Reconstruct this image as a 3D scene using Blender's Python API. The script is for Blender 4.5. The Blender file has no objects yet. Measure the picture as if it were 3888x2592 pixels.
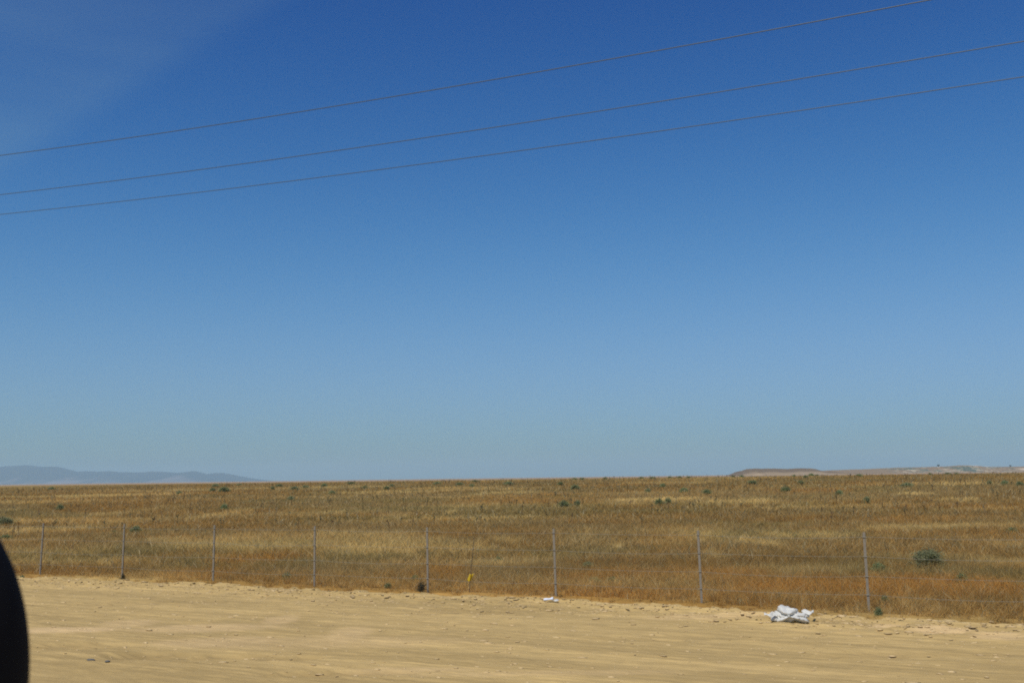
import bpy, bmesh, math, random
import numpy as np
from mathutils import Vector, Matrix

S = bpy.context.scene
C = S.collection
R = math.radians
rng = np.random.default_rng(7)
random.seed(7)

# ------------------------------------------------------------------ camera
EYE = 2.05
F_PX, CX, CY = 4200.0, 1944.0, 1296.0            # focal length and centre in photo pixels
ROLL = R(-0.75)
PITCH = math.atan((1838 - 0.0131 * 1944 - 1296) / F_PX)
cam = bpy.data.cameras.new('camera')
cam.sensor_width = 22.2
cam.lens = F_PX / 3888 * 22.2
cam.clip_start = 0.05
cam.clip_end = 60000
cam.dof.use_dof = True
cam.dof.focus_distance = 26
cam.dof.aperture_fstop = 8
co = bpy.data.objects.new('camera', cam)
C.objects.link(co)
co.matrix_world = Matrix.Translation((0, 0, EYE)) @ Matrix.Rotation(R(90) + PITCH, 4, 'X') @ Matrix.Rotation(ROLL, 4, 'Z')
S.camera = co

# ------------------------------------------------------------------ sky, sun, exposure
SUN_EL, SUN_AZ = 60.0, 215.0                      # azimuth clockwise from +Y
W = bpy.data.worlds.new('World')
S.world = W
W.use_nodes = True
nt = W.node_tree
for n in list(nt.nodes):
    nt.nodes.remove(n)
def wn(t, **k):
    n = nt.nodes.new(t)
    for a, b in k.items():
        setattr(n, a, b)
    return n
out = wn('ShaderNodeOutputWorld')
bg = wn('ShaderNodeBackground')
sky = wn('ShaderNodeTexSky', sky_type='NISHITA')
sky.sun_disc = False
sky.sun_elevation = R(SUN_EL)
sky.sun_rotation = R(SUN_AZ)
sky.altitude = 0
sky.air_density = 1.0
sky.dust_density = 0.8
sky.ozone_density = 3.0
bg.inputs['Strength'].default_value = 0.085
tint = wn('ShaderNodeMix', data_type='RGBA', blend_type='MULTIPLY')
tint.inputs['Factor'].default_value = 1
tint.inputs['B'].default_value = (3.15, 6.25, 14.8, 1)
sep = wn('ShaderNodeSeparateColor'); com = wn('ShaderNodeCombineColor')
nt.links.new(sky.outputs[0], sep.inputs[0])
for i_, (g_, b_) in enumerate(((3.3, 0.027), (2.6, 0.030), (1.85, 0.0308))):   # steeper fall to the zenith, soft shoulder at the horizon
    pw_ = wn('ShaderNodeMath', operation='POWER'); pw_.inputs[1].default_value = g_
    ml_ = wn('ShaderNodeMath', operation='MULTIPLY'); ml_.inputs[1].default_value = b_
    ad_ = wn('ShaderNodeMath', operation='ADD'); ad_.inputs[1].default_value = 1.0
    dv_ = wn('ShaderNodeMath', operation='DIVIDE')
    nt.links.new(sep.outputs[i_], pw_.inputs[0]); nt.links.new(pw_.outputs[0], ml_.inputs[0])
    nt.links.new(ml_.outputs[0], ad_.inputs[0]); nt.links.new(ml_.outputs[0], dv_.inputs[0]); nt.links.new(ad_.outputs[0], dv_.inputs[1])
    nt.links.new(dv_.outputs[0], com.inputs[i_])
nt.links.new(com.outputs[0], tint.inputs['A'])
# pale window-glass reflection painted into the sky colour, streaked along one direction
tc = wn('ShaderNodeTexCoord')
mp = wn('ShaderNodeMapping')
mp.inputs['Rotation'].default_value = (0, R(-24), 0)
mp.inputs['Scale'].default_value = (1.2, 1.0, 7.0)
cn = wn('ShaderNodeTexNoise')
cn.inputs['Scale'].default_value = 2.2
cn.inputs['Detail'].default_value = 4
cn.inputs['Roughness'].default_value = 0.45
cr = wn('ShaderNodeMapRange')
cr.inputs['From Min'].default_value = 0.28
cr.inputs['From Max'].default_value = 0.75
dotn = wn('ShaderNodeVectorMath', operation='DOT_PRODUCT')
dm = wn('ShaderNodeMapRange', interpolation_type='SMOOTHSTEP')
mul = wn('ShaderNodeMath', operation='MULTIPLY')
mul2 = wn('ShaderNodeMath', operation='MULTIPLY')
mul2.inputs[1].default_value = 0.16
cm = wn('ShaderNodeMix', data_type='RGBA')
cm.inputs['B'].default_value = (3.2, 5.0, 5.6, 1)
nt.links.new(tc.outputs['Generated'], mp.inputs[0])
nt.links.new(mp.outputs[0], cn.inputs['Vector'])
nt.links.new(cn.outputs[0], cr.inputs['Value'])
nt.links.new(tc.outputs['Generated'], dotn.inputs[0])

def ray(px, py):
    x = (px - CX) / F_PX
    y = -(py - CY) / F_PX
    c, s = math.cos(ROLL), math.sin(ROLL)
    x, y = c * x - s * y, s * x + c * y
    cp, sp = math.cos(PITCH), math.sin(PITCH)
    return np.array([x, cp - sp * y, sp + cp * y])

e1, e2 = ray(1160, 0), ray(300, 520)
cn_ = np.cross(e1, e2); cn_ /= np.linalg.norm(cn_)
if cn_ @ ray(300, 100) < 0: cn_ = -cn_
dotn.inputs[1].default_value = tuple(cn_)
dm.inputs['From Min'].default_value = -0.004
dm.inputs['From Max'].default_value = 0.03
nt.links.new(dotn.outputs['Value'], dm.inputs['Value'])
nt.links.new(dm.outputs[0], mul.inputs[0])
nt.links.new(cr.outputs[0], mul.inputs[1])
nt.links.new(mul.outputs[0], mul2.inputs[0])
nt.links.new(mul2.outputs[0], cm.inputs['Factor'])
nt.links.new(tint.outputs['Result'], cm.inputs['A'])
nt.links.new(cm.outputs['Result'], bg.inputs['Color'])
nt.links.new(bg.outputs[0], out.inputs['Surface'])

sl = bpy.data.lights.new('sun', 'SUN')
sl.energy = 3.6
sl.angle = R(0.53)
sl.color = (1.0, 0.955, 0.89)
so = bpy.data.objects.new('sun', sl)
C.objects.link(so)
sd = Vector((math.sin(R(SUN_AZ)) * math.cos(R(SUN_EL)), math.cos(R(SUN_AZ)) * math.cos(R(SUN_EL)), math.sin(R(SUN_EL))))
so.rotation_euler = sd.to_track_quat('Z', 'Y').to_euler()
so.location = (0, 0, 40)
S.view_settings.view_transform = 'Standard'
S.view_settings.look = 'None'
S.view_settings.gamma = 1
S.view_settings.exposure = 0.0
S.cycles.use_denoising = False
S.cycles.denoiser = 'OPENIMAGEDENOISE'
S.cycles.filter_width = 1.9
S.cycles.volume_bounces = 1
S.cycles.max_bounces = 5

# ------------------------------------------------------------------ helpers
RD = np.array([0.88153, -0.47213])                # along the road, towards the right of the photo
RM = np.array([0.47213, 0.88153])                 # away from the road, into the field

def smooth(a, b, x):
    t = np.clip((x - a) / (b - a), 0, 1)
    return t * t * (3 - 2 * t)

def hsh(i, j, seed):
    n = (i.astype(np.int64) * 374761393 + j.astype(np.int64) * 668265263 + seed * 974711) & 0x7fffffff
    n = ((n ^ (n >> 13)) * 1274126177) & 0x7fffffff
    n = n ^ (n >> 16)
    return (n & 0xffff) / 65535.0

def vn(x, y, seed=0):
    x = np.asarray(x, float); y = np.asarray(y, float)
    i = np.floor(x); j = np.floor(y)
    fx = x - i; fy = y - j
    fx = fx * fx * (3 - 2 * fx); fy = fy * fy * (3 - 2 * fy)
    a = hsh(i, j, seed); b = hsh(i + 1, j, seed); c = hsh(i, j + 1, seed); d = hsh(i + 1, j + 1, seed)
    return (a * (1 - fx) + b * fx) * (1 - fy) + (c * (1 - fx) + d * fx) * fy

def fbm(x, y, seed=0, o=4, g=0.5):
    v = 0; a = 1; t = 0
    for k in range(o):
        v = v + a * vn(x * 2 ** k + 17.3 * k, y * 2 ** k - 9.1 * k, seed + k)
        t += a; a *= g
    return v / t

def edge_w(s):                                    # where the bare dirt meets the weeds
    return 16.98 - 0.48 * smooth(-6.5, -4, s) - 0.28 * (1 - smooth(-22, -18, s)) + 0.32 * (fbm(s / 3.1, s * 0 + 3, 5, 3) - 0.5) + 0.12 * (fbm(s / 0.5, s * 0 + 8, 6, 2) - 0.5)

def zf(s, w):
    """broad shape of the land: flat by the road, rising softly to a crest, flat plain beyond"""
    z = 1.55 * smooth(20, 160, w) - 1.3 * smooth(230, 520, w)
    z = z + 0.10 * (fbm(s / 28, w / 22, 31, 3) - 0.5) * smooth(18, 60, w) * (1 - smooth(230, 400, w))
    return z

def sw(x, y):
    return x * RD[0] + y * RD[1], x * RM[0] + y * RM[1]

def ground_at(px, py):
    r = ray(px, py)
    t = 12.0 / r[1]; step = 0.15
    for _ in range(4000):
        p = r * t
        s, w = sw(p[0], p[1])
        if EYE + p[2] <= float(zf(np.array(s), np.array(w))):
            break
        t += step
        if t > 165: break
    p = r * t
    s, w = sw(p[0], p[1])
    return np.array([p[0], p[1], float(zf(np.array(s), np.array(w)))])

def tag(o, label=None, cat=None, group=None, kind=None):
    if label: o['label'] = label
    if cat: o['category'] = cat
    if group: o['group'] = group
    if kind: o['kind'] = kind
    return o

def empty(name, loc, label, cat, group=None):
    o = bpy.data.objects.new(name, None)
    o.empty_display_size = 0.2
    C.objects.link(o)
    o.location = loc
    return tag(o, label, cat, group)

def mesh_np(name, v, faces, mat, parent=None, col=None, smooth_=False):
    """v Nx3, faces MxK (all the same K)"""
    me = bpy.data.meshes.new(name)
    v = np.asarray(v, np.float32); faces = np.asarray(faces, np.int32)
    k = faces.shape[1]
    me.vertices.add(len(v)); me.vertices.foreach_set('co', v.ravel())
    me.loops.add(faces.size); me.loops.foreach_set('vertex_index', faces.ravel())
    me.polygons.add(len(faces))
    me.polygons.foreach_set('loop_start', np.arange(0, faces.size, k, dtype=np.int32))
    me.polygons.foreach_set('use_smooth', np.full(len(faces), smooth_))
    if col is not None:
        a = me.color_attributes.new('tone', 'FLOAT_COLOR', 'POINT')
        a.data.foreach_set('color', np.c_[col, np.ones(len(col))].astype(np.float32).ravel())
    me.update(calc_edges=True)
    me.materials.append(mat)
    o = bpy.data.objects.new(name, me)
    C.objects.link(o)
    o.parent = parent
    return o

def bm_obj(name, bm, mat, parent=None, smooth_=False):
    me = bpy.data.meshes.new(name)
    bm.normal_update()
    bm.to_mesh(me); bm.free()
    me.materials.append(mat)
    if smooth_:
        for p in me.polygons: p.use_smooth = True
    o = bpy.data.objects.new(name, me)
    C.objects.link(o)
    o.parent = parent
    return o

def material(name, base=(0.5, 0.5, 0.5), rough=0.9, attr=False, translucent=0.0, noise=None, bump=None, metallic=0, spec=0.3):
    """noise=(scale, amount, stretch) varies the tone; bump=(scale, strength, distance)"""
    m = bpy.data.materials.new(name); m.use_nodes = True
    t = m.node_tree; N = t.nodes; L = t.links
    p = N['Principled BSDF']
    p.inputs['Roughness'].default_value = rough
    p.inputs['Metallic'].default_value = metallic
    p.inputs['Specular IOR Level'].default_value = spec
    if attr:
        a = N.new('ShaderNodeAttribute'); a.attribute_name = 'tone'; src = a.outputs['Color']
    else:
        a = N.new('ShaderNodeRGB'); a.outputs[0].default_value = (*base, 1); src = a.outputs[0]
    geo = N.new('ShaderNodeNewGeometry')
    if noise:
        sc, am, st = noise
        mpn = N.new('ShaderNodeMapping'); mpn.vector_type = 'TEXTURE'
        mpn.inputs['Rotation'].default_value = (0, 0, math.atan2(RD[1], RD[0]))
        mpn.inputs['Scale'].default_value = (st, 1, 1)
        L.new(geo.outputs['Position'], mpn.inputs[0])
        no = N.new('ShaderNodeTexNoise'); no.inputs['Scale'].default_value = sc; no.inputs['Detail'].default_value = 5
        no.inputs['Roughness'].default_value = 0.6
        L.new(mpn.outputs[0], no.inputs['Vector'])
        mr = N.new('ShaderNodeMapRange')
        mr.inputs['From Min'].default_value = 0.25; mr.inputs['From Max'].default_value = 0.75
        mr.inputs['To Min'].default_value = 1 - am; mr.inputs['To Max'].default_value = 1 + am
        L.new(no.outputs[0], mr.inputs['Value'])
        mx = N.new('ShaderNodeVectorMath'); mx.operation = 'SCALE'
        L.new(src, mx.inputs[0]); L.new(mr.outputs[0], mx.inputs['Scale'])
        src = mx.outputs[0]
    L.new(src, p.inputs['Base Color'])
    if bump:
        b = N.new('ShaderNodeBump'); b.inputs['Strength'].default_value = bump[1]; b.inputs['Distance'].default_value = bump[2]
        bn = N.new('ShaderNodeTexNoise'); bn.inputs['Scale'].default_value = bump[0]; bn.inputs['Detail'].default_value = 6
        bmp = N.new('ShaderNodeMapping'); bmp.vector_type = 'TEXTURE'
        bmp.inputs['Rotation'].default_value = (0, 0, math.atan2(RD[1], RD[0]))
        bmp.inputs['Scale'].default_value = (bump[3] if len(bump) > 3 else 1, 1, 1)
        bn.inputs['Roughness'].default_value = 0.65
        L.new(geo.outputs['Position'], bmp.inputs[0]); L.new(bmp.outputs[0], bn.inputs['Vector'])
        L.new(bn.outputs[0], b.inputs['Height']); L.new(b.outputs[0], p.inputs['Normal'])
    if translucent:
        tr = N.new('ShaderNodeBsdfTranslucent'); L.new(src, tr.inputs[0])
        ms = N.new('ShaderNodeMixShader'); ms.inputs[0].default_value = translucent
        L.new(p.outputs[0], ms.inputs[1]); L.new(tr.outputs[0], ms.inputs[2])
        L.new(ms.outputs[0], N['Material Output'].inputs['Surface'])
    return m

M_dirt = material('dirt', attr=True, rough=0.95, noise=(9, 0.15, 3.5), bump=(26, 0.7, 0.022, 2.6), spec=0.1)
M_soil = material('field_soil', attr=True, rough=1, noise=(2.5, 0.25, 1.5), bump=(12, 0.6, 0.03), spec=0.05)
M_grass = material('dry_grass', attr=True, rough=0.85, translucent=0.5, spec=0.1)
M_clod = material('clod', attr=True, rough=0.95, bump=(90, 0.4, 0.004), spec=0.1)
M_leaf = material('shrub_leaf', attr=True, rough=0.7, translucent=0.4, spec=0.2)
M_stem = material('shrub_stem', (0.13, 0.10, 0.06), 0.9)
M_post = material('galvanised_post', (0.25, 0.215, 0.165), 0.75, noise=(30, 0.15, 1), metallic=0.1)
M_wire = material('fence_wire', (0.28, 0.26, 0.20), 0.7, metallic=0.1)
M_cable = material('power_cable', (0.085, 0.10, 0.09), 0.5, metallic=0.1, spec=0.5)
M_bag = material('white_plastic', (0.78, 0.76, 0.69), 0.35, translucent=0.3, noise=(14, 0.06, 1))
M_paper = material('white_card', (0.72, 0.75, 0.82), 0.6)
M_yellow = material('yellow_plastic', (0.72, 0.5, 0.03), 0.4, translucent=0.25)
M_black = material('black_plastic', (0.006, 0.006, 0.008), 0.75, spec=0.15)
M_glass = material('mirror_glass', (0.8, 0.8, 0.8), 0.03, metallic=1)
M_hill = material('hill_earth', attr=True, rough=1, spec=0.0)
M_stone = material('dark_stone', (0.13, 0.125, 0.11), 0.8)

# ------------------------------------------------------------------ vegetation and dirt colours by place
def patch(px, py, rx, ry, st):
    c = ground_at(px, py)
    a = ground_at(px, py - ry); b = ground_at(px, py + ry)
    return (c[0], c[1], max(0.15, rx * c[1] / F_PX), max(0.12, (a[1] - b[1]) / 2), st)

STRAW = [patch(*p) for p in [
    (427,1882,250,7,.9),(34,1939,60,6,.8),(500,1945,60,18,.6),(842,1956,50,18,.6),(370,1996,130,22,.55),(114,2021,80,8,.8),
    (1445,1871,160,4,.8),(1718,1853,200,4,.7),(1905,1875,100,5,.8),(1712,1950,20,9,.6),
    (1507,1962,60,7,.6),(1462,2087,230,24,1),(1718,2092,150,22,.6),(1007,2087,120,15,.6),(1985,1873,90,5,.8),(2469,1899,150,5,.9),
    (2782,1910,150,6,.9),(2344,2075,30,9,.8),(2867,2064,60,18,.7),(2707,2121,30,14,.6),(2583,1833,200,4,.6),(1934,2058,60,12,.6),
    (3485,1875,50,4,.9),(3627,1902,90,6,1),(3627,1838,150,4,.7),(3684,2001,200,14,.7),(3400,2007,150,12,.6),(3127,2041,60,14,.6),
    (3798,2138,150,18,.6),(2945,2036,60,10,.6),(3457,2297,90,30,.55),(600,2190,160,14,.5),(1580,1980,220,6,.4),(3100,1930,300,5,.5)]]
RUST = [patch(*p) for p in [
    (1007,2132,170,18,.9),(1690,2172,90,18,.8),(2412,2184,320,22,.7),(2782,2195,170,36,.9),(3115,2240,380,50,1),(3713,2240,260,50,1),
    (3087,1862,140,7,.6),(500,2150,160,22,.5),(700,2185,160,16,.8),(250,2180,160,16,.6),(1300,2225,260,14,.7),(2350,2262,260,14,.9),(3600,1925,260,10,.5),(400,1905,300,8,.4)]]
PALE = [patch(*p) for p in [
    (228,2394,200,13,.9),(483,2371,100,15,.5),(796,2388,260,12,.6),(853,2440,220,18,.5),(1320,2411,80,30,.5),(1064,2354,60,15,.5),
    (1576,2547,220,10,.4),(3371,2380,60,8,.8),(3570,2397,95,10,.9),(3798,2422,100,14,.7),(2696,2345,220,12,.5),(1200,2440,500,25,.3),(2100,2560,500,20,.3)]]
DARK = [patch(*p) for p in [
    (256,2456,220,12,.6),(540,2496,160,12,.7),(853,2500,200,8,.7),(1100,2503,120,7,1.0),(1291,2559,240,8,.6),(3400,2491,280,10,.5),
    (3700,2480,200,12,.4),(600,2285,300,10,.35),(1700,2320,400,12,.35),(2600,2420,400,12,.25)]]

def pm(P, x, y, wob):
    m = np.zeros_like(x)
    for (cx, cy, rx, ry, st) in P:
        q = ((x - cx) / rx) ** 2 + ((y - cy) / ry) ** 2
        m = np.maximum(m, st * (1 - smooth(0.25, 1.9, q + wob)))
    return m

K_BROWN = np.array([0.375, 0.245, 0.09]); K_STRAW = np.array([0.68, 0.52, 0.23])
K_RUST = np.array([0.45, 0.25, 0.070]); K_OLIVE = np.array([0.30, 0.24, 0.095]); K_GREY = np.array([0.39, 0.29, 0.135])

def veg_color(x, y, s, w):
    far = smooth(30, 90, y)
    wob = 2.6 * (fbm(x / (1.1 + 5 * far), y / (1.4 + 8 * far), 71, 3) - 0.5)
    n1 = fbm(x / (5 + 22 * far), y / (2.2 + 7 * far), 11, 4)
    n2 = fbm(x / (2.2 + 8 * far), y / (1.2 + 5 * far), 12, 4)
    n3 = fbm(x / 9, y / 6, 13, 3)
    straw = np.maximum(smooth(0.54, 0.72, n1) * 0.6, pm(STRAW, x, y, wob))
    strip = (1 - smooth(17.6, 19.8, w + 1.3 * (n2 - 0.5))) * (0.55 + 0.35 * smooth(-12, 4, s))
    rust = np.maximum(smooth(0.50, 0.7, n2) * 0.4, pm(RUST, x, y, wob))
    rust = np.maximum(rust, strip) * (1 - 0.6 * straw)
    olive = smooth(0.5, 0.7, n3) * 0.55
    c = K_BROWN[None] * np.ones((len(x), 1))
    for m, k in ((smooth(0.45, 0.7, 1 - n2) * 0.6, K_GREY), (olive, K_OLIVE), (straw, K_STRAW), (rust, K_RUST)):
        c = c * (1 - m[:, None]) + k[None] * m[:, None]
    c = c * np.array([0.99, 0.945, 0.82]) * (0.80 + 0.40 * fbm(x / (7 + 14 * far), y / (1.6 + 5 * far), 14, 3))[:, None]
    return c, straw, rust

# ------------------------------------------------------------------ ground and dirt road: one grid split along the dirt edge
def grow(a, step, f, end):
    r = [a]
    while abs(r[-1]) < abs(end):
        r.append(r[-1] + step); step *= f
    return r[1:]
s_in = np.arange(-31, 13.001, 0.042)
s_ax = np.array(sorted(grow(-31, -0.09, 1.12, -15000)) + list(s_in) + grow(13, 0.09, 1.12, 15000))
w_in = np.arange(8.5, 18.0, 0.026)
w_ax = np.array(sorted(grow(8.5, -0.07, 1.2, -13000)) + list(w_in) + grow(18.0, 0.06, 1.035, 120) + grow(121, 8, 1.12, 15000))
SS, WW = np.meshgrid(s_ax, w_ax, indexing='ij')
s_ = SS.ravel(); w_ = WW.ravel()
X_ = s_ * RD[0] + w_ * RM[0]; Y_ = s_ * RD[1] + w_ * RM[1]
Z_ = zf(s_, w_)
ew = edge_w(s_)
isd = w_ < ew
near = (np.abs(s_) < 60) & (w_ > 2) & (w_ < 19)
dz = np.zeros_like(Z_)
sn, wnn = s_[near], w_[near]
wb = 1.2 * (fbm(sn / 0.9, wnn / 0.3, 41, 3) - 0.5)
pal = pm(PALE, X_[near], Y_[near], wb); drk = pm(DARK, X_[near], Y_[near], wb)
lo = fbm(sn / 1.6, wnn / 0.5, 42, 4) - 0.5
mid = fbm(sn / 0.42, wnn / 0.16, 43, 3) - 0.5
clod_zone = np.clip(0.35 + (1 - smooth(0.1, 2.0, edge_w(sn) - wnn)) * 1.1 + drk * 0.9, 0, 1.6)
fin = np.maximum(fbm(sn / 0.34, wnn / 0.06, 44, 2) - 0.55, 0)
fin = np.minimum(fin, 0.13)
berm = 0.010 * np.exp(-((wnn - edge_w(sn) + 0.25) / 0.3) ** 2)
d = 0.012 * lo + 0.016 * mid * clod_zone + 0.22 * fin * clod_zone - 0.075 * drk + berm
d *= smooth(2, 6, wnn) * (1 - smooth(40, 60, np.abs(sn)))
dz[near] = np.where(wnn < edge_w(sn) + 0.3, d, d * (1 - smooth(edge_w(sn) + 0.3, edge_w(sn) + 1.0, wnn)))
Z_ = Z_ + dz
# colours
tone, _, _ = veg_color(X_, Y_, s_, w_)
tone *= 0.72
far_tone = smooth(300, 900, np.hypot(X_, Y_))[:, None]
tone = tone * (1 - far_tone) + np.array([0.33, 0.22, 0.13]) * far_tone
D0 = np.array([0.445, 0.308, 0.124]); D1 = np.array([0.66, 0.455, 0.225]); D2 = np.array([0.29, 0.20, 0.085])
dt = np.tile(D0, (len(X_), 1))
big = fbm(s_ / 5.0, w_ / 0.7, 51, 4) - 0.5
dt *= (1 + 0.42 * big)[:, None]
fine = fbm(s_ / 1.1, w_ / 0.09, 52, 4) - 0.5
dt *= (1 + 0.42 * fine)[:, None]
long_ = fbm(s_ / 16, w_ / 0.20, 53, 3) - 0.5
dt *= (1 + 0.26 * long_)[:, None]
pa = np.zeros(len(X_)); dk = np.zeros(len(X_)); pa[near] = pal; dk[near] = drk
dt = dt * (1 - 0.75 * pa[:, None]) + D1 * 0.75 * pa[:, None]
dt = dt * (1 - 0.7 * dk[:, None]) + D2 * 0.7 * dk[:, None]
m = isd[:, None]
tone = np.where(m, dt, tone)
ns, nw = SS.shape
idx = np.arange(ns * nw).reshape(ns, nw)
q = np.stack([idx[:-1, :-1], idx[1:, :-1], idx[1:, 1:], idx[:-1, 1:]], -1).reshape(-1, 4)
fd = isd[q].sum(1) >= 2
V = np.c_[X_, Y_, Z_]
def sub(name, faces, mat):
    u, inv = np.unique(faces.ravel(), return_inverse=True)
    return mesh_np(name, V[u], inv.reshape(-1, 4), mat, col=tone[u], smooth_=True)
tag(sub('dirt_road', q[fd], M_dirt), 'bare sandy dirt roadside with clods and faint ruts', 'dirt road', kind='structure')
tag(sub('field_ground', q[~fd], M_soil), 'brown soil of the dry grass plain', 'ground', kind='structure')

# ------------------------------------------------------------------ loose clods lying on the dirt
ico = bmesh.new(); bmesh.ops.create_icosphere(ico, subdivisions=1, radius=1)
iv = np.array([v.co[:] for v in ico.verts]); ifc = np.array([[v.index for v in f.verts] for f in ico.faces]); ico.free()
NC = 20000
cs = rng.uniform(-34, 15, NC)
zz = rng.random(NC)
cw = np.where(zz < 0.5, edge_w(cs) - 0.02 - np.abs(rng.normal(0, 0.75, NC)), rng.uniform(9.5, 16.7, NC))
cx = cs * RD[0] + cw * RM[0]; cy = cs * RD[1] + cw * RM[1]
ok = cw > 9
cs, cw, cx, cy = cs[ok], cw[ok], cx[ok], cy[ok]
# also gather some in the ruts
rz = pm(DARK, cx, cy, np.zeros(len(cx)))
keep = (rng.random(len(cs)) < 0.45 + rz) | (cw > 15.2)
cs, cw, cx, cy = cs[keep], cw[keep], cx[keep], cy[keep]
n = len(cs)
size = np.clip(rng.lognormal(math.log(0.009), 0.45, n), 0.005, 0.024)
from mathutils import kdtree, bvhtree
road_z = {}
def road_height(s, w):
    i = np.clip(np.searchsorted(s_ax, s), 1, ns - 1); j = np.clip(np.searchsorted(w_ax, w), 1, nw - 1)
    return Z_.reshape(ns, nw)[i, j]
cz = road_height(cs, cw) + size * 0.12
jit = 1 + 0.35 * (rng.random((n, len(iv), 1)) - 0.5) * 1.4
ang = rng.uniform(0, 6.28, n)
sc3 = np.c_[size * rng.uniform(1.6, 3.6, n), size * rng.uniform(0.8, 1.2, n), size * rng.uniform(0.3, 0.5, n)]
vv = iv[None] * jit * sc3[:, None, :]
a = R(-28) + (ang - 3.14) * 0.12
x = vv[..., 0] * np.cos(a)[:, None] - vv[..., 1] * np.sin(a)[:, None]
y = vv[..., 0] * np.sin(a)[:, None] + vv[..., 1] * np.cos(a)[:, None]
vv = np.stack([x + cx[:, None], y + cy[:, None], vv[..., 2] + cz[:, None]], -1).reshape(-1, 3)
ff = (ifc[None] + (np.arange(n) * len(iv))[:, None, None]).reshape(-1, 3)
ct = np.repeat(np.array([0.62, 0.45, 0.23])[None] * rng.uniform(0.8, 1.12, (n, 1)), len(iv), 0)
tag(mesh_np('loose_clods', vv, ff, M_clod, col=ct, smooth_=True), 'loose clods and pebbles of dry earth along the dirt edge', 'clods', kind='stuff')

# (centre x, base y, width, height) in photo pixels, used only to find each plant's place and size on the ground
SH = [(14,1998,84,34),(851,1868,40,20),(818,1849,28,12),(196,1852,24,10),(515,2021,42,26),(807,1865,25,10),(680,1877,22,12),(851,1936,30,12),
(228,1936,28,14),(22,2048,48,18),(907,1842,20,8),(432,2027,35,14),(1060,1848,30,10),(1035,1859,15,8),(1160,1854,25,12),(1231,1849,25,14),
(1118,1859,30,9),(1334,1839,30,8),(1103,1902,25,12),(1260,1877,25,9),(1385,1856,22,9),(1468,1859,22,8),(1487,1849,18,8),(1661,1840,30,11),
(1746,1843,32,9),(1803,1832,22,7),(1792,1850,20,8),(1928,1840,30,10),(1891,2138,34,24),(1473,2235,28,20),(1089,2203,36,30),(1576,2206,30,22),
(2184,1858,34,17),(2142,1926,42,22),(2193,1924,22,10),(2597,1870,36,14),(2684,1877,34,12),(2503,1919,34,14),(2537,1915,25,9),(2517,1850,25,8),
(1935,1842,30,12),(2128,1842,22,8),(2460,1873,20,9),(2182,1817,24,8),(2210,1817,22,7),(2298,1816,18,7),(2435,1815,22,8),(2477,1814,26,8),
(2543,1812,22,8),(2580,1811,20,7),(2614,1811,18,8),(2816,1812,22,10),(2782,1811,18,8),(2858,1839,36,9),(2233,2155,44,22),(2258,2215,46,24),
(2324,2209,40,18),(2984,1869,38,20),(3443,1851,48,16),(3080,1806,26,14),(3014,1804,18,9),(3103,1804,16,8),(3059,1815,20,9),(3261,1810,30,9),
(3532,1800,20,9),(3599,1799,26,10),(3633,1797,22,6),(3815,1842,30,15),(3872,1846,28,10),(3758,1843,20,9),(3292,1912,25,14),(3187,1880,28,8),
(3042,1839,25,9),(3844,2027,52,24),(3522,2156,120,70),(3337,2170,52,34),(3656,2216,56,38),(3363,2297,36,34),(3167,2132,26,16),(3024,2041,24,14),
(3337,2345,34,40),(1602,2252,44,46),(84,2196,18,12),(466,2206,26,30)]
CLEAR = []
for q_ in SH:
    g = ground_at(q_[0], q_[1])
    CLEAR.append((g[0], g[1], q_[2] * g[1] / F_PX * 0.42))

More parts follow.
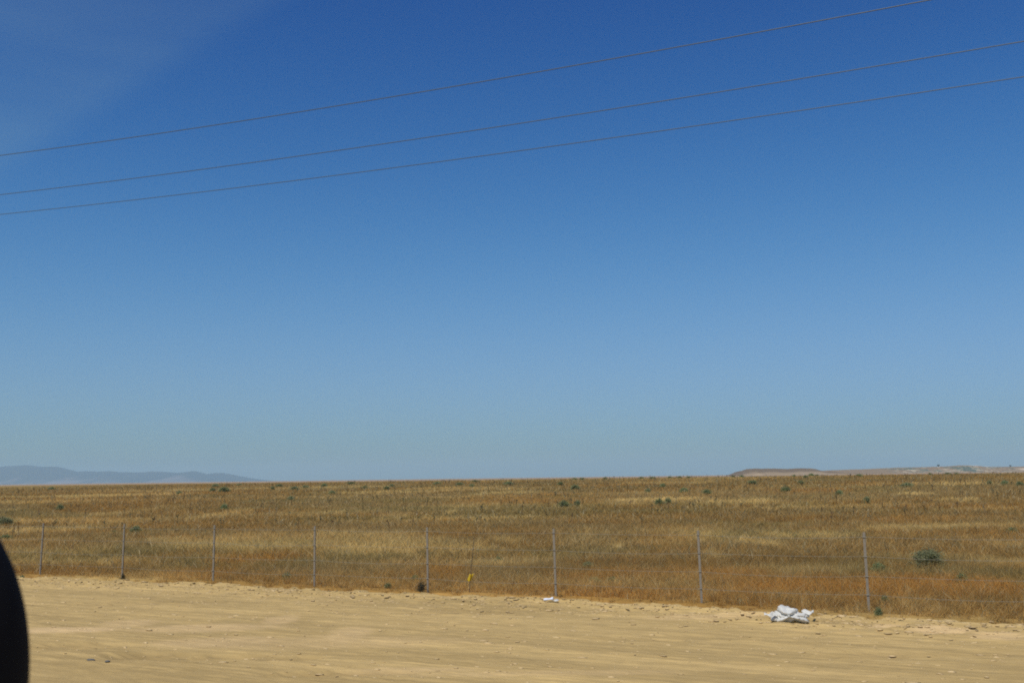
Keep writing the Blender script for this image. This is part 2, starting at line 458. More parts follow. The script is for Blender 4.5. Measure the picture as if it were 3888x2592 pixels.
# ------------------------------------------------------------------ dry grass over the field
def blades(n, s0, s1, w0, w1, hmin, hmax, bw, clump, pw=1.0):
    """n blades scattered in a strip of the field that the eye could see; returns verts, faces, colours"""
    y = w0 + (w1 - w0) * rng.random(n) ** pw
    x = rng.uniform(-0.62, 0.62, n) * y
    x = x + rng.normal(0, 0.5, n)
    # gather into clumps
    g = clump
    jx = hsh(np.floor(x / g), np.floor(y / g), 3); jy = hsh(np.floor(x / g), np.floor(y / g), 4)
    k = rng.random(n) < 0.6
    r_ = np.abs(rng.normal(0, 0.28, n)); th = rng.uniform(0, 6.28, n)
    x = np.where(k, (np.floor(x / g) + jx + r_ * np.cos(th)) * g, x)
    y = np.where(k, (np.floor(y / g) + jy + r_ * np.sin(th)) * g, y)
    s, w = sw(x, y)
    okk = w > edge_w(s) + 0.06 - np.where(rng.random(n) < 0.12, np.abs(rng.normal(0, 0.30, n)) * smooth(0.45, 0.7, vn(s / 0.6, w / 0.4, 77)), 0)
    for (bx, by, br_) in CLEAR:
        okk &= ~((np.abs(x - bx) < br_) & (y < by + br_ * 0.8) & (y > by - br_ * 1.5))
    dens = fbm(x / 1.3, y / 0.9, 21, 3)
    okk &= rng.random(n) < np.clip(0.35 + 1.5 * dens, 0, 1)
    x, y, s, w, jx = x[okk], y[okk], s[okk], w[okk], jx[okk]
    n = len(x)
    c, st, ru = veg_color(x, y, s, w)
    hh = rng.uniform(hmin, hmax, n) * (0.55 + 0.9 * fbm(x / 2.5, y / 2.0, 22, 3)) * (1 - 0.6 * (1 - smooth(0.0, 1.5, w - edge_w(s) + 0.8 * (fbm(s / 0.7, w / 0.5, 23, 2) - 0.5)))) 
    hh *= (0.7 + 0.6 * jx)
    z = zf(s, w) - 0.02
    ax = rng.uniform(0, math.pi, n)
    wd = bw * rng.uniform(0.6, 1.5, n)
    dx, dy = np.cos(ax) * wd / 2, np.sin(ax) * wd / 2
    lean = rng.normal(0, 0.70, (n, 2)) * hh[:, None]
    mid_ = 0.45
    v = np.empty((n, 5, 3))
    v[:, 0] = np.c_[x - dx, y - dy, z]; v[:, 1] = np.c_[x + dx, y + dy, z]
    mx = x + lean[:, 0] * 0.3; my = y + lean[:, 1] * 0.3
    v[:, 2] = np.c_[mx + dx * 0.8, my + dy * 0.8, z + hh * mid_]
    v[:, 3] = np.c_[mx - dx * 0.8, my - dy * 0.8, z + hh * mid_]
    v[:, 4] = np.c_[x + lean[:, 0], y + lean[:, 1], z + hh]
    b = (np.arange(n) * 5)[:, None]
    f = np.concatenate([b + np.array([0, 1, 2]), b + np.array([0, 2, 3]), b + np.array([3, 2, 4])], 0)
    br = 1.12 * rng.uniform(0.85, 1.16, (n, 1)) * (0.85 + 0.3 * jx[:, None])
    cc = c * br
    tw = rng.random(n)
    cc = np.where((tw < 0.10)[:, None], np.array([0.50, 0.40, 0.21]) * br, cc)
    cc = np.where((tw > 0.93)[:, None], np.array([0.16, 0.16, 0.085]) * br, cc)
    cc = np.repeat(cc, 5, 0)
    return v.reshape(-1, 3), f, cc

sets = [blades(420000, 0, 0, 12, 27, 0.07, 0.24, 0.0065, 0.30, 1.0),
        blades(240000, 0, 0, 26, 48, 0.09, 0.26, 0.016, 0.45, 1.0),
        blades(260000, 0, 0, 46, 90, 0.09, 0.26, 0.034, 0.8, 1.0),
        blades(330000, 0, 0, 86, 205, 0.09, 0.26, 0.06, 1.5, 1.0)]
off = 0; vs = []; fs = []; ccs = []
for v, f, c in sets:
    vs.append(v); fs.append(f + off); ccs.append(c); off += len(v)
tag(mesh_np('dry_grass', np.concatenate(vs), np.concatenate(fs), M_grass, col=np.concatenate(ccs)),
    'dry brown and straw grass covering the plain', 'grass', kind='stuff')

# tall dry weed stalks standing above the grass, some against the sky
n = 1500
y = rng.uniform(42, 170, n); x = rng.uniform(-0.56, 0.56, n) * y
y[:220] = rng.uniform(130, 168, 220); x[:220] = rng.uniform(-0.5, 0.2, 220) * y[:220]
s, w = sw(x, y)
z = zf(s, w); hh = rng.uniform(0.3, 0.62, n) * (1 - 0.2 * smooth(100, 160, y)); hh[:220] *= 1.35
VV = []; FF = []; CC = []; o_ = 0
for i in range(n):
    px_ = y[i] / 1106.0
    r_ = 0.006 + 0.10 * px_
    lx, ly = random.gauss(0, 0.08) * hh[i], random.gauss(0, 0.08) * hh[i]
    base = np.array([x[i], y[i], z[i] - 0.02]); top = base + [lx, ly, hh[i]]
    tri = [(math.cos(t) * r_, math.sin(t) * r_, 0) for t in (0, 2.1, 4.2)]
    VV += [base + t for t in tri] + [top + np.array(t) * 0.6 for t in tri]
    FF += [(o_, o_ + 1, o_ + 4), (o_, o_ + 4, o_ + 3), (o_ + 1, o_ + 2, o_ + 5), (o_ + 1, o_ + 5, o_ + 4), (o_ + 2, o_, o_ + 3), (o_ + 2, o_ + 3, o_ + 5)]
    o_ += 6
    k = 6
    if random.random() < 0.85:
        for q_ in range(random.randint(2, 5)):      # side twigs with seed heads
            h0 = random.uniform(0.45, 0.95); st = base + (top - base) * h0
            a_ = random.uniform(0, 6.28); ln = random.uniform(0.04, 0.11)
            tip = st + np.array([math.cos(a_) * ln, math.sin(a_) * ln, ln * 0.9])
            u_ = np.array([-math.sin(a_), math.cos(a_), 0.3]) * (0.02 + 0.12 * px_)
            VV += [st, tip + u_, tip - u_, tip + np.array([0, 0, 0.035])]
            FF += [(o_, o_ + 1, o_ + 2), (o_ + 1, o_ + 3, o_ + 2)]
            o_ += 4; k += 4
    t_ = random.random()
    col_ = np.array([0.13, 0.125, 0.07]) if t_ < 0.5 else (np.array([0.20, 0.13, 0.07]) if t_ < 0.75 else np.array([0.50, 0.42, 0.24]))
    CC += [col_ * random.uniform(0.8, 1.2)] * k
tag(mesh_np('dry_weed_stalks', np.array(VV), np.array(FF), M_grass, col=np.array(CC)),
    'tall thin dead weed stalks standing above the grass', 'weeds', kind='stuff')

# ------------------------------------------------------------------ green shrubs
def shrub_mesh(name, seed, leaves, leaf, flat=1.0, tone=(0.23, 0.27, 0.12)):
    """unit shrub: about 1 m wide, `flat` m high: leaf clumps carried on spreading twigs"""
    r = np.random.default_rng(seed)
    nb = 60
    th = r.uniform(0, 6.28, nb); el = r.uniform(0.15, 1.5, nb); ln = r.uniform(0.34, 0.5, nb)
    tips = np.c_[np.cos(th) * np.cos(el) * ln, np.sin(th) * np.cos(el) * ln, (0.05 + np.sin(el) * ln * 1.7) * flat]
    b = r.integers(0, nb, leaves)
    t = r.uniform(0.35, 1.08, (leaves, 1)) ** 0.7
    c = tips[b] * t + r.normal(0, 0.075, (leaves, 3)) * [1, 1, flat]
    c[:, 2] = np.abs(c[:, 2]) + 0.01
    nrm = r.normal(0, 1, (leaves, 3)); nrm /= np.linalg.norm(nrm, axis=1)[:, None]
    u = np.cross(nrm, [0.3, 0.2, 0.9]); u /= np.linalg.norm(u, axis=1)[:, None]
    v = np.cross(nrm, u)
    L = leaf * r.uniform(0.7, 1.4, (leaves, 1))
    P = np.stack([c - u * L, c - v * L * 0.35, c + u * L, c + v * L * 0.35], 1).reshape(-1, 3)
    f = (np.arange(leaves) * 4)[:, None] + np.arange(4)
    br = r.uniform(0.6, 1.5, (leaves, 1)) * (0.8 + 0.4 * r.random((nb, 1))[b])
    mix = r.random((leaves, 1)) < 0.12
    col = np.where(mix, np.array([0.22, 0.20, 0.11]), np.array(tone)) * br
    o = mesh_np(name, P, f, M_leaf, col=np.repeat(col, 4, 0))
    # twigs
    bm = bmesh.new()
    for i in range(nb):
        e = Vector(tips[i]); ba = Vector((random.gauss(0, 0.02), random.gauss(0, 0.02), -0.02))
        dr = (e - ba); m_ = Matrix.Translation((ba + e) / 2) @ dr.to_track_quat('Z', 'Y').to_matrix().to_4x4()
        bmesh.ops.create_cone(bm, segments=4, radius1=0.012, radius2=0.003, depth=dr.length, matrix=m_)
    st = bm_obj('stem', bm, M_stem)
    me, ms = o.data, st.data
    bpy.data.objects.remove(o); bpy.data.objects.remove(st)
    return me, ms
protos = [shrub_mesh('foliage', 1, 1500, 0.045, 0.8), shrub_mesh('foliage', 2, 1500, 0.045, 0.7, (0.24, 0.29, 0.125)),
          shrub_mesh('foliage', 3, 1200, 0.05, 0.6, (0.27, 0.29, 0.135)), shrub_mesh('foliage', 4, 1500, 0.046, 0.9, (0.21, 0.25, 0.105))]
big_proto = shrub_mesh('foliage', 9, 6500, 0.030, 0.75, (0.25, 0.255, 0.125))
dark_proto = shrub_mesh('foliage', 12, 900, 0.045, 1.1, (0.075, 0.065, 0.035))

ordn = ['first', 'second', 'third', 'fourth', 'fifth', 'sixth', 'seventh', 'eighth']
postx = [145, 461, 805, 1193, 1614, 2106, 2650, 3295]
def where(px):
    if px < 145: return 'left of the first fence post'
    for i in range(7):
        if postx[i] <= px < postx[i + 1]: return 'between the %s and %s fence posts' % (ordn[i], ordn[i + 1])
    return 'right of the eighth fence post'
def band(px, py):
    d_ = py - (1838 - 0.0131 * px)
    return 'on the skyline' if d_ < 14 else 'just under the skyline' if d_ < 30 else 'in the far field' if d_ < 62 else 'in the mid field' if d_ < 150 else 'in the near field' if d_ < 330 else 'in the weeds'
SPECIAL = {(14,1998): 'dark green rounded shrub cut off by the left edge, above the black mirror',
 (3522,2156): 'largest dark green shrub, behind the fence wires right of the eighth post',
 (3337,2345): 'dark olive weed clump at the foot of the eighth fence post',
 (1602,2252): 'dark brown dead weed clump at the foot of the fifth fence post',
 (84,2196): 'tiny green weed on the dirt edge beside the first fence post',
 (466,2206): 'small olive weed at the foot of the second fence post',
 (3363,2297): 'grey green weed just right of the lower eighth fence post',
 (3337,2170): 'dull green shrub showing just beside the middle of the eighth fence post',
 (3844,2027): 'dark green low shrub near the right edge of the photo in the near field',
 (3656,2216): 'faint green shrub right of and below the largest shrub'}
cells = {}
for q_ in SH:
    if (q_[0], q_[1]) not in SPECIAL:
        cells.setdefault((where(q_[0]), band(q_[0], q_[1])), []).append(q_)
for k in cells: cells[k].sort()
def shrub_label(q_):
    if (q_[0], q_[1]) in SPECIAL: return SPECIAL[(q_[0], q_[1])]
    wh, ba = where(q_[0]), band(q_[0], q_[1])
    L_ = cells[(wh, ba)]
    i = L_.index(q_); nn = len(L_)
    size_ = 'small' if q_[2] < 30 else 'broad low'
    if nn == 1: pre = 'lone %s green shrub' % size_
    elif i == 0: pre = 'leftmost %s green shrub' % size_
    elif i == nn - 1: pre = 'rightmost %s green shrub' % size_
    else: pre = '%s green shrub from left' % ordn[i]
    return '%s %s, %s' % (pre, ba, wh)
for k, q_ in enumerate(SH):
    px, py, wpx, hpx = q_
    p = ground_at(px, py)
    if (px, py) in ((1602, 2252), (466, 2206)): pr = dark_proto
    elif wpx > 60: pr = big_proto
    else: pr = protos[(k * 7) % 4]
    dist = p[1]
    wid = wpx * dist / F_PX * (1.3 if py < 1960 else 1.15); hig = hpx * dist / F_PX
    hig = max(hig, 0.35) + 0.12 if py < 1960 else hig * 1.15
    hp = max(v.co.z for v in pr[0].vertices)
    name = 'shrub' if wpx >= 18 and py < 2180 or wpx > 50 else 'weed_clump'
    e_ = empty(name, p, shrub_label(q_), 'shrub' if name == 'shrub' else 'weed', 'green shrubs dotted over the dry plain' if name == 'shrub' else 'weed clumps by the fence')
    e_.rotation_euler.z = random.uniform(0, 6.28)
    e_.scale = (wid, wid, hig / hp)
    fo = bpy.data.objects.new('foliage', pr[0]); fo.parent = e_; C.objects.link(fo)
    st = bpy.data.objects.new('stem', pr[1]); st.parent = e_; C.objects.link(st)

# ------------------------------------------------------------------ wire fence
P8 = np.array([5.2601, 16.8330]); SP = 2.5903
def fpos(k):                                      # k = 1..8 in view, counted from the left
    return P8 - RD * SP * (8 - k)
fence = empty('wire_fence', (*fpos(8), 0), 'thin four wire fence on grey posts between dirt and dry grass', 'fence')
def tube(bm, pts, r, seg=6):
    rings = []
    for i, p in enumerate(pts):
        a_ = Vector(pts[max(i - 1, 0)]); b_ = Vector(pts[min(i + 1, len(pts) - 1)])
        qd = (b_ - a_).to_track_quat('Z', 'Y')
        rings.append([bm.verts.new(Vector(p) + qd @ Vector((math.cos(t * 2 * math.pi / seg) * r, math.sin(t * 2 * math.pi / seg) * r, 0))) for t in range(seg)])
    for a_, b_ in zip(rings, rings[1:]):
        for i in range(seg):
            bm.faces.new((a_[i], a_[(i + 1) % seg], b_[(i + 1) % seg], b_[i]))
    bm.faces.new(rings[0][::-1]); bm.faces.new(rings[-1])
H_W = [1.10, 0.81, 0.52, 0.25]
leans = {1: 0.045, 2: 0.02, 3: 0.01, 4: 0.0, 5: -0.01, 6: -0.02, 7: -0.02, 8: -0.015}
def inv(P): return (P[0] - fpos(8)[0], P[1] - fpos(8)[1])
rot = math.atan2(RD[1], RD[0])
for k in range(-3, 13):
    bm = bmesh.new()
    x0, y0 = inv(fpos(k))
    ln = leans.get(k, 0.0)
    # angle-section steel post with a slightly bent tip and drilled lugs for the wires
    h = 1.17
    prof = [(-0.019, -0.003), (0.019, -0.003), (0.019, 0.004), (0.004, 0.004), (0.004, 0.030), (-0.004, 0.030), (-0.004, 0.004), (-0.019, 0.004)]
    rings = []
    for zz_ in (-0.3, 0.25, 0.7, h - 0.02, h):
        sh = ln * zz_; k_ = 0.9 if zz_ == h else 1
        rings.append([bm.verts.new((a_ * k_ + sh, b_ * k_, zz_)) for a_, b_ in prof])
    for a_, b_ in zip(rings, rings[1:]):
        for i in range(8): bm.faces.new((a_[i], a_[(i + 1) % 8], b_[(i + 1) % 8], b_[i]))
    bm.faces.new(rings[0][::-1]); bm.faces.new(rings[-1])
    bmesh.ops.transform(bm, matrix=Matrix.Translation((x0, y0, 0)) @ Matrix.Rotation(rot, 4, 'Z'), verts=bm.verts)
    po = bm_obj('post', bm, M_post, fence)
    for hw in H_W:                                # tie that holds each wire to the post
        bm = bmesh.new()
        tube(bm, [(-0.03 + ln * hw, -0.012, hw), (0.03 + ln * hw, -0.012, hw)], 0.0045, 6)
        bmesh.ops.transform(bm, matrix=Matrix.Translation((x0, y0, 0)) @ Matrix.Rotation(rot, 4, 'Z'), verts=bm.verts)
        bm_obj('wire_tie', bm, M_wire, po)
for hw in H_W:
    bm = bmesh.new(); pts = []
    for k in range(-3, 12):
        for j in range(6):
            t = j / 6; P = fpos(k) + RD * SP * t
            x0, y0 = inv(P - RM * 0.012)
            sag = 0.022 * (1 + 0.5 * math.sin(k * 2.3 + hw * 9)) * 4 * t * (1 - t)
            pts.append((x0, y0, hw - sag + 0.004 * math.sin(k * 1.7)))
    tube(bm, pts, 0.0020, 5)
    # barbs
    for i in range(len(pts) - 1):
        for f_ in (0.25, 0.6, 0.9):
            c_ = Vector(pts[i]).lerp(Vector(pts[i + 1]), f_)
            tube(bm, [c_ + Vector((0, 0, -0.012)), c_ + Vector((0.004, 0.004, 0.012))], 0.0016, 3)
            tube(bm, [c_ + Vector((0.01, -0.006, 0)), c_ + Vector((-0.01, 0.006, 0.002))], 0.0016, 3)
    bm_obj('wire', bm, M_wire, fence)

# thin leaning stay with a yellow plastic scrap at its foot, between post 5 and 6
g = ground_at(1793, 2215)
fy = fpos(5) + RD * 0.95
stick = empty('wooden_stake', (fy[0], fy[1] - 0.02, 0), 'thin leaning dark stake standing at the fence above the yellow scrap', 'stake')
bm = bmesh.new()
tube(bm, [(-0.07, 0, -0.1), (-0.04, 0.005, 0.35), (0.0, 0, 0.7), (0.03, 0.004, 1.0)], 0.007, 6)
bm_obj('shaft', bm, M_stem, stick)
bm = bmesh.new(); tube(bm, [(0.01, -0.018, 0.81), (0.035, -0.018, 0.81)], 0.006, 6)
bm_obj('wire_tie', bm, M_wire, stick)
def sheet(nu, nv, fn, thick=0.0015):
    bm = bmesh.new(); G = [[bm.verts.new(fn(i / nu, j / nv)) for j in range(nv + 1)] for i in range(nu + 1)]
    for i in range(nu):
        for j in range(nv): bm.faces.new((G[i][j], G[i + 1][j], G[i + 1][j + 1], G[i][j + 1]))
    bm.normal_update()
    bmesh.ops.solidify(bm, geom=bm.faces[:], thickness=thick)
    return bm
bm = sheet(8, 10, lambda u, v: ((u - .5) * 0.075 + (v - .5) * 0.05, 0.018 * math.sin(u * 7 + v * 3) , (v - .5) * 0.12 + 0.01 * math.sin(u * 9)))
r_y = ray(1795, 2169); 
o = bm_obj('plastic_scrap', bm, M_yellow, smooth_=True)
o.location = (fy[0] - 0.045, fy[1] - 0.06, 0.30)
tag(o, 'small yellow plastic scrap caught on the lower fence wire', 'plastic scrap')

# ------------------------------------------------------------------ litter
g = ground_at(3003, 2366)
bm = bmesh.new(); bmesh.ops.create_icosphere(bm, subdivisions=5, radius=1)
for v in bm.verts:
    x, y, z = v.co
    th = math.atan2(z, x)
    rad = 1 + 0.20 * math.cos(3 * th + 0.9) + 0.13 * math.sin(7 * th + y * 2)
    c1 = float(vn(np.array(x * 2.6 + 5), np.array(z * 3.2 + y * 2.2 + 9), 61)); c2 = float(vn(np.array(x * 6 + z * 4), np.array(y * 6 - z * 3 + 3), 62))
    rad *= 0.84 + 0.24 * abs(c1 - 0.5) * 2 + 0.12 * abs(c2 - 0.5) * 2
    v.co = Vector((x * rad * 0.245, y * rad * 0.13, max(-0.085, z * rad * 0.105)))
bag = bm_obj('shopping_bag', bm, M_bag, None, True)
bag.location = (g[0], g[1] + 0.1, g[2] + 0.10); bag.rotation_euler = (0, R(4), R(-12))
root = empty('plastic_bag', g, 'crumpled white plastic bag lying on the dirt at the weed edge', 'plastic bag')
bag.name = 'bag_body'; bag.parent = root; bag.location = (0, 0.08, 0.10)
for side, (dx, dz_, w_b) in enumerate([(-0.25, 0.03, 0.17), (0.24, 0.075, 0.17)]):
    sg = -1 if dx < 0 else 1
    bm = sheet(8, 6, lambda u, v: (sg * (u * w_b), (v - .5) * 0.09 * (1 - 0.5 * u) + 0.02 * math.sin(u * 8), (v - .5) * 0.06 * (1 - .6 * u) + 0.014 * math.sin(u * 9 + v * 5)), 0.002)
    ear = bm_obj('bag_handle', bm, M_bag, root, True)
    ear.location = (dx * 0.72, 0.04, 0.10 + dz_ * 0.6)

g = ground_at(2088, 2288)
root = empty('crushed_cup', g, 'small white crushed cup lying at the foot of the sixth fence post', 'litter')
bm = bmesh.new()
ring = []
for i in range(7):
    t = i / 6; rr = 0.030 + 0.014 * t
    ring.append([bm.verts.new(((t - .5) * 0.16, math.cos(a_ * math.pi / 6) * rr, 0.03 + math.sin(a_ * math.pi / 6) * rr * (0.55 + 0.2 * math.sin(t * 8)))) for a_ in range(12)])
for a_, b_ in zip(ring, ring[1:]):
    for i in range(12): bm.faces.new((a_[i], a_[(i + 1) % 12], b_[(i + 1) % 12], b_[i]))
bm.faces.new(ring[0][::-1])
bmesh.ops.recalc_face_normals(bm, faces=bm.faces)
bmesh.ops.solidify(bm, geom=bm.faces[:], thickness=0.002)
c_ = bm_obj('cup_wall', bm, M_paper, root, True); c_.rotation_euler = (0, R(-6), R(-6)); c_.location = (-0.02, 0, 0.03)
bm = bmesh.new(); bmesh.ops.create_cone(bm, cap_ends=True, segments=20, radius1=0.044, radius2=0.040, depth=0.012, matrix=Matrix.Translation((0, 0, 0.02)))
l_ = bm_obj('cup_lid', bm, M_bag, root, True); l_.location = (0.105, -0.03, 0.025); l_.rotation_euler = (R(14), R(-5), 0)

for (px, py, sz, lb) in [(345, 2512, 0.036, 'small dark stone on the dirt in the lower left, left of its neighbour'), (408, 2520, 0.026, 'smaller dark stone on the dirt, right of its neighbour')]:
    g = ground_at(px, py)
    bm = bmesh.new(); bmesh.ops.create_icosphere(bm, subdivisions=3, radius=1)
    for v in bm.verts:
        q_ = float(vn(np.array(v.co.x * 1.7 + px), np.array(v.co.y * 1.7 + v.co.z * 1.3), 65))
        v.co = Vector((v.co.x * sz * 1.3, v.co.y * sz * 0.8, v.co.z * sz * 0.5)) * (0.75 + 0.5 * q_)
    o = bm_obj('dark_stone', bm, M_stone, None, True)
    s0, w0 = sw(g[0], g[1])
    o.location = (g[0], g[1], float(road_height(np.array([s0]), np.array([w0]))[0]) + sz * 0.25)
    tag(o, lb, 'stone', 'dark stones on the dirt')

# ------------------------------------------------------------------ power lines
CAB = [(17.0, 0.02115, -0.00725, 0.41284, 'topmost of the three overhead power cables'),
       (19.45, 0.01787, -0.00801, 0.36069, 'middle of the three overhead power cables'),
       (21.25, 0.01699, -0.01104, 0.32976, 'lowest of the three overhead power cables')]
for p, a2, a1, a0, lb in CAB:
    bm = bmesh.new(); pts = []
    for t in np.linspace(-48, 34, 90):
        P = RD * t + RM * p
        pts.append((P[0], P[1], EYE + p * (a2 * (t / p) ** 2 + a1 * (t / p) + a0)))
    tube(bm, pts, 0.0085, 8)
    tag(bm_obj('power_cable', bm, M_cable, None, True), 'thin grey cable, ' + lb + ', rising to the right', 'power cable', 'overhead power cables')

# ------------------------------------------------------------------ far hills and mountains
def prof_to_world(pts, dist):
    xs, zs = [], []
    for px, py in pts:
        r = ray(px, py); t = dist / r[1]
        xs.append(r[0] * t); zs.append(EYE + r[2] * t)
    return np.array(xs), np.array(zs)

def range_mesh(name, pts, dist, depth, nx, ny, colf, rough, base, seed, label):
    xs, zs = prof_to_world(pts, dist)
    X = np.linspace(xs[0], xs[-1], nx); T = np.linspace(0, 1, ny)
    GX, GT = np.meshgrid(X, T, indexing='ij')
    pz = np.interp(GX, xs, zs)
    sc = (xs[-1] - xs[0]) / nx
    GY = dist + (GT - 0.5) * depth
    shape = np.where(GT < 0.5, smooth(0, 0.5, GT) , 1 - 0.9 * smooth(0.5, 1.0, GT))
    nn = fbm(GX / (depth * 0.16), GY / (depth * 0.30), seed, 5, 0.55) - 0.5
    gul = np.abs(fbm(GX / (depth * 0.05) + 3 * nn, GY / (depth * 0.3), seed + 9, 4) - 0.5)
    env = 4 * shape * (1 - shape)
    Z = base + (pz - base) * shape + (pz - base) * rough * (nn * 0.9 - gul * 0.8) * env
    Z += (pz - base) * 0.07 * (fbm(GX / (sc * 3), GY / 40, seed + 3, 2) - 0.5) * shape
    v = np.c_[GX.ravel(), GY.ravel(), Z.ravel()]
    i_ = np.arange(nx * ny).reshape(nx, ny)
    f = np.stack([i_[:-1, :-1], i_[1:, :-1], i_[1:, 1:], i_[:-1, 1:]], -1).reshape(-1, 4)
    o = mesh_np(name, v, f, M_hill, col=colf(GX.ravel(), GY.ravel(), ((Z - base) / np.maximum(pz - base, 1)).ravel()), smooth_=True)
    return tag(o, label, name.replace('_', ' '), kind='structure')

MT = [(-900,1800),(-500,1778),(-200,1781),(0,1773),(64,1767),(95,1766),(153,1771),(204,1771),(225,1776),(242,1781),(293,1795),(315,1790),(337,1787),(350,1789),(367,1794),(392,1790),(416,1787),(435,1791),(454,1795),(472,1791),(500,1793),(523,1792),(545,1793),(587,1788),(625,1791),
      (671,1794),(700,1793),(722,1790),(734,1788),(752,1793),(779,1804),(800,1800),(815,1797),(836,1794),(860,1799),(887,1805),(938,1815),(985,1822),(1040,1828),(1120,1834)]
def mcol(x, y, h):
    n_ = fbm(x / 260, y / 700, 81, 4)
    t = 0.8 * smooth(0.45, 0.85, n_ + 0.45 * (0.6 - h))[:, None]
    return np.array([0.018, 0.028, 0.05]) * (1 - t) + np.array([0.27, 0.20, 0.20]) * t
range_mesh('mountains', MT, 12000, 3200, 420, 46, mcol, 0.35, -10, 91, 'pale blue distant mountain range on the left skyline')

MS = [(2786,1803),(2797,1798),(2803,1791),(2807,1788),(2814,1787.5),(2820,1786.5),(2828,1784),(2840,1779),(2862,1778),(2900,1778.5),(2916,1777.5),(2955,1778),(2975,1779),(2988,1780),(3000,1778.8),(3026,1777),(3050,1777),(3080,1778),(3090,1781),(3098,1784.5),(3120,1786),(3150,1789),(3200,1795),(3300,1799)]
def scol(x, y, h):
    n_ = fbm(x / 30, y / 60, 83, 4)
    low = smooth(0.62, 0.30, h) if False else 1 - smooth(0.25, 0.62, h + 0.4 * (n_ - 0.5))
    t = np.clip(low * 0.65 + smooth(0.6, 0.75, n_) * 0.4, 0, 1)[:, None]
    return np.array([0.16, 0.10, 0.05]) * (1 - t) + np.array([0.42, 0.29, 0.16]) * t
range_mesh('mesa', MS, 2300, 330, 300, 40, scol, 0.3, -1, 95, 'low flat topped brown mesa on the right skyline')

HL = [(3040,1801),(3080,1791),(3098,1786.5),(3134,1785.5),(3172,1783.5),(3236,1781.5),(3300,1779.5),(3350,1777),(3415,1774),(3480,1773),(3543,1771),(3600,1769.5),(3645,1766),(3680,1766),(3696,1767),(3720,1769.5),(3734,1771),(3800,1771.5),(3888,1770),(4000,1769),(4250,1773),(4600,1790)]
hx = lambda px, d_: (ray(px, 1780) * d_ / ray(px, 1780)[1])[0]
HD = 2900
def hcol(x, y, h):
    n_ = fbm(x / 22, y / 30, 84, 4); n2_ = fbm(x / 9, y / 12, 85, 3)
    c = np.tile(np.array([0.25, 0.16, 0.08]), (len(x), 1))
    u = smooth(hx(3300, HD), hx(3380, HD), x) * (1 - smooth(hx(3760, HD), hx(3830, HD), x))
    g1 = (u * smooth(0.52, 0.62, n_ + 0.25 * (h - 0.4)) * (1 - smooth(0.86, 0.95, h)))[:, None]
    c = c * (1 - g1) + np.array([0.10, 0.115, 0.075]) * g1
    p1 = (u * smooth(0.56, 0.68, n2_ + 0.2 * (0.45 - h)))[:, None] * 0.85
    c = c * (1 - p1) + np.array([0.48, 0.38, 0.24]) * p1
    sa = (smooth(hx(3790, HD), hx(3835, HD), x) * smooth(0.15, 0.3, h) * (1 - smooth(0.6, 0.75, h)))[:, None]
    c = c * (1 - sa) + np.array([0.68, 0.52, 0.36]) * sa
    top = (smooth(hx(3665, HD), hx(3685, HD), x) * (1 - smooth(hx(3735, HD), hx(3760, HD), x)) * smooth(0.86, 0.93, h) * smooth(0.45, 0.6, n2_))[:, None]
    return c * (1 - top) + np.array([0.85, 0.80, 0.72]) * top
range_mesh('hills', HL, HD, 420, 420, 44, hcol, 0.22, -1, 97, 'low pinkish brown hills with pale and green patches on the far right')

# two far trees on the crest of the hills
for px, py, hpx, lb in [(3563, 1771, 9, 'tiny dark far tree on the hill crest, left of the pale outcrop'), (3836, 1771, 7, 'tiny dark far tree on the hill crest near the right edge')]:
    r = ray(px, py); t = HD / r[1]
    h = hpx * HD / F_PX
    root = empty('far_tree', (r[0] * t, HD, EYE + r[2] * t - 1.0), lb, 'tree', 'far trees on the hill crest')
    bm = bmesh.new(); tube(bm, [(0, 0, -1), (0.1, 0, h * 0.3), (0.0, 0.1, h * 0.7)], 0.3, 6)
    bm_obj('trunk', bm, M_stem, root)
    k = 700; rr = np.random.default_rng(px)
    c = rr.normal(0, 1, (k, 3)); c /= np.linalg.norm(c, axis=1)[:, None]; c *= rr.uniform(0.5, 1, (k, 1)); c *= [h * 0.6, h * 0.5, h * 0.38]; c[:, 2] += h * 0.72
    nrm = rr.normal(0, 1, (k, 3)); nrm /= np.linalg.norm(nrm, axis=1)[:, None]
    u = np.cross(nrm, [0.1, 0.2, 0.9]); v = np.cross(nrm, u); L_ = 0.45
    P = np.stack([c - u * L_, c - v * L_, c + u * L_, c + v * L_], 1).reshape(-1, 3)
    mesh_np('crown', P, (np.arange(k) * 4)[:, None] + np.arange(4), M_leaf, root, np.tile([0.05, 0.07, 0.04], (4 * k, 1)) * np.repeat(rr.uniform(.6, 1.4, (k, 1)), 4, 0))

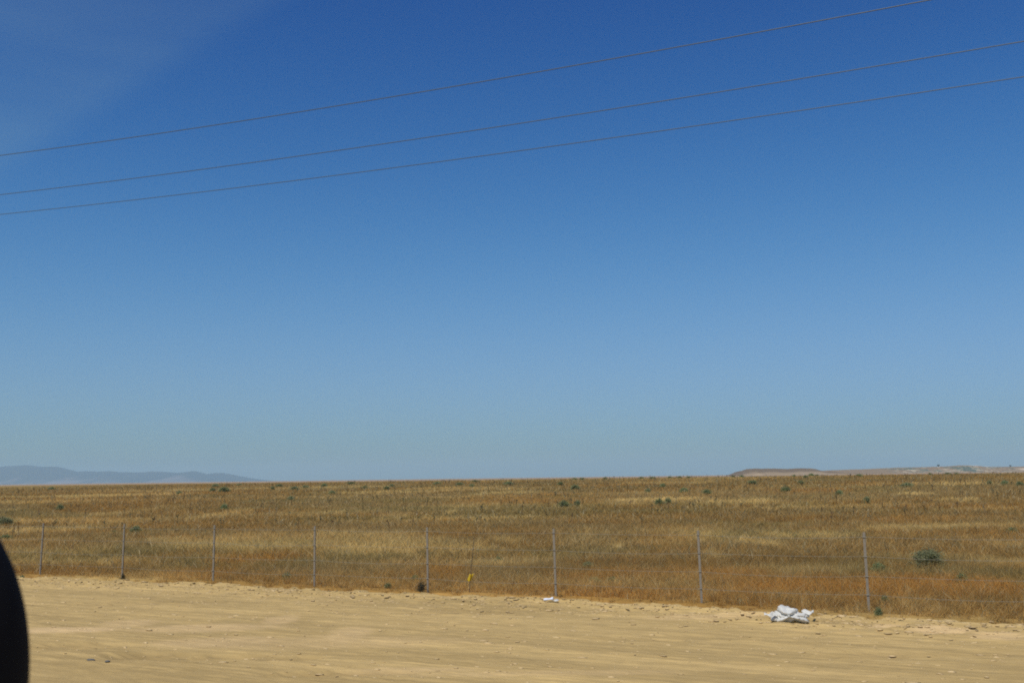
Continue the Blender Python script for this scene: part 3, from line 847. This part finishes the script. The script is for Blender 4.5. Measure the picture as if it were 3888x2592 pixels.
# ------------------------------------------------------------------ the vehicle's own mirror, close at the lower left
DM = 0.72
r = ray(-400, 2592); c = np.array([0, 0, EYE]) + r * DM / np.linalg.norm(r)
px_m = DM / np.linalg.norm(r) / F_PX
mr = empty('vehicle_mirror', tuple(c), 'black rounded vehicle mirror housing cut off by the left edge', 'vehicle mirror')
mr.rotation_euler = (0, 0, math.atan2(r[1], r[0]) - math.pi / 2)
bm = bmesh.new(); bmesh.ops.create_uvsphere(bm, u_segments=72, v_segments=48, radius=1)
for v in bm.verts:
    v.co = Vector((v.co.x * 473 * px_m, v.co.y * 0.035, v.co.z * 767 * px_m))
geom = [v for v in bm.verts]
bmesh.ops.bisect_plane(bm, geom=bm.verts[:] + bm.edges[:] + bm.faces[:], plane_co=(0, -0.03, 0), plane_no=(0, -1, 0), clear_outer=False)
bm_obj('housing', bm, M_black, mr, True)
bm = bmesh.new(); bmesh.ops.create_cone(bm, cap_ends=True, segments=48, radius1=1, radius2=1, depth=0.006)
for v in bm.verts: v.co = Vector((-0.035 + v.co.x * 0.052, -0.031 + v.co.z, v.co.y * 0.10))
gl = bm_obj('mirror_glass', bm, M_glass, mr)
bm = bmesh.new(); tube(bm, [(-0.02, 0, -0.10), (-0.05, 0.0, -0.18), (-0.10, -0.02, -0.24), (-0.22, -0.04, -0.27)], 0.016, 12)
bm_obj('mirror_arm', bm, M_black, mr, True)

# ------------------------------------------------------------------ haze
bm = bmesh.new(); bmesh.ops.create_cube(bm, size=1)
for v in bm.verts: v.co = Vector((v.co.x * 44000, v.co.y * 44000, 2 + (v.co.z + 0.5) * 0 + (-3.6 if v.co.z < 0 else 260)))
hm = bpy.data.materials.new('haze'); hm.use_nodes = True
N = hm.node_tree.nodes; N.remove(N['Principled BSDF'])
pv = N.new('ShaderNodeVolumePrincipled')
pv.inputs['Color'].default_value = (0.54, 0.785, 0.90, 1)
pv.inputs['Density'].default_value = 0.000102
pv.inputs['Anisotropy'].default_value = 0.0
hm.node_tree.links.new(pv.outputs[0], N['Material Output'].inputs['Volume'])
tag(bm_obj('haze', bm, hm), 'thin pale blue summer haze over the plain', 'haze', kind='stuff')
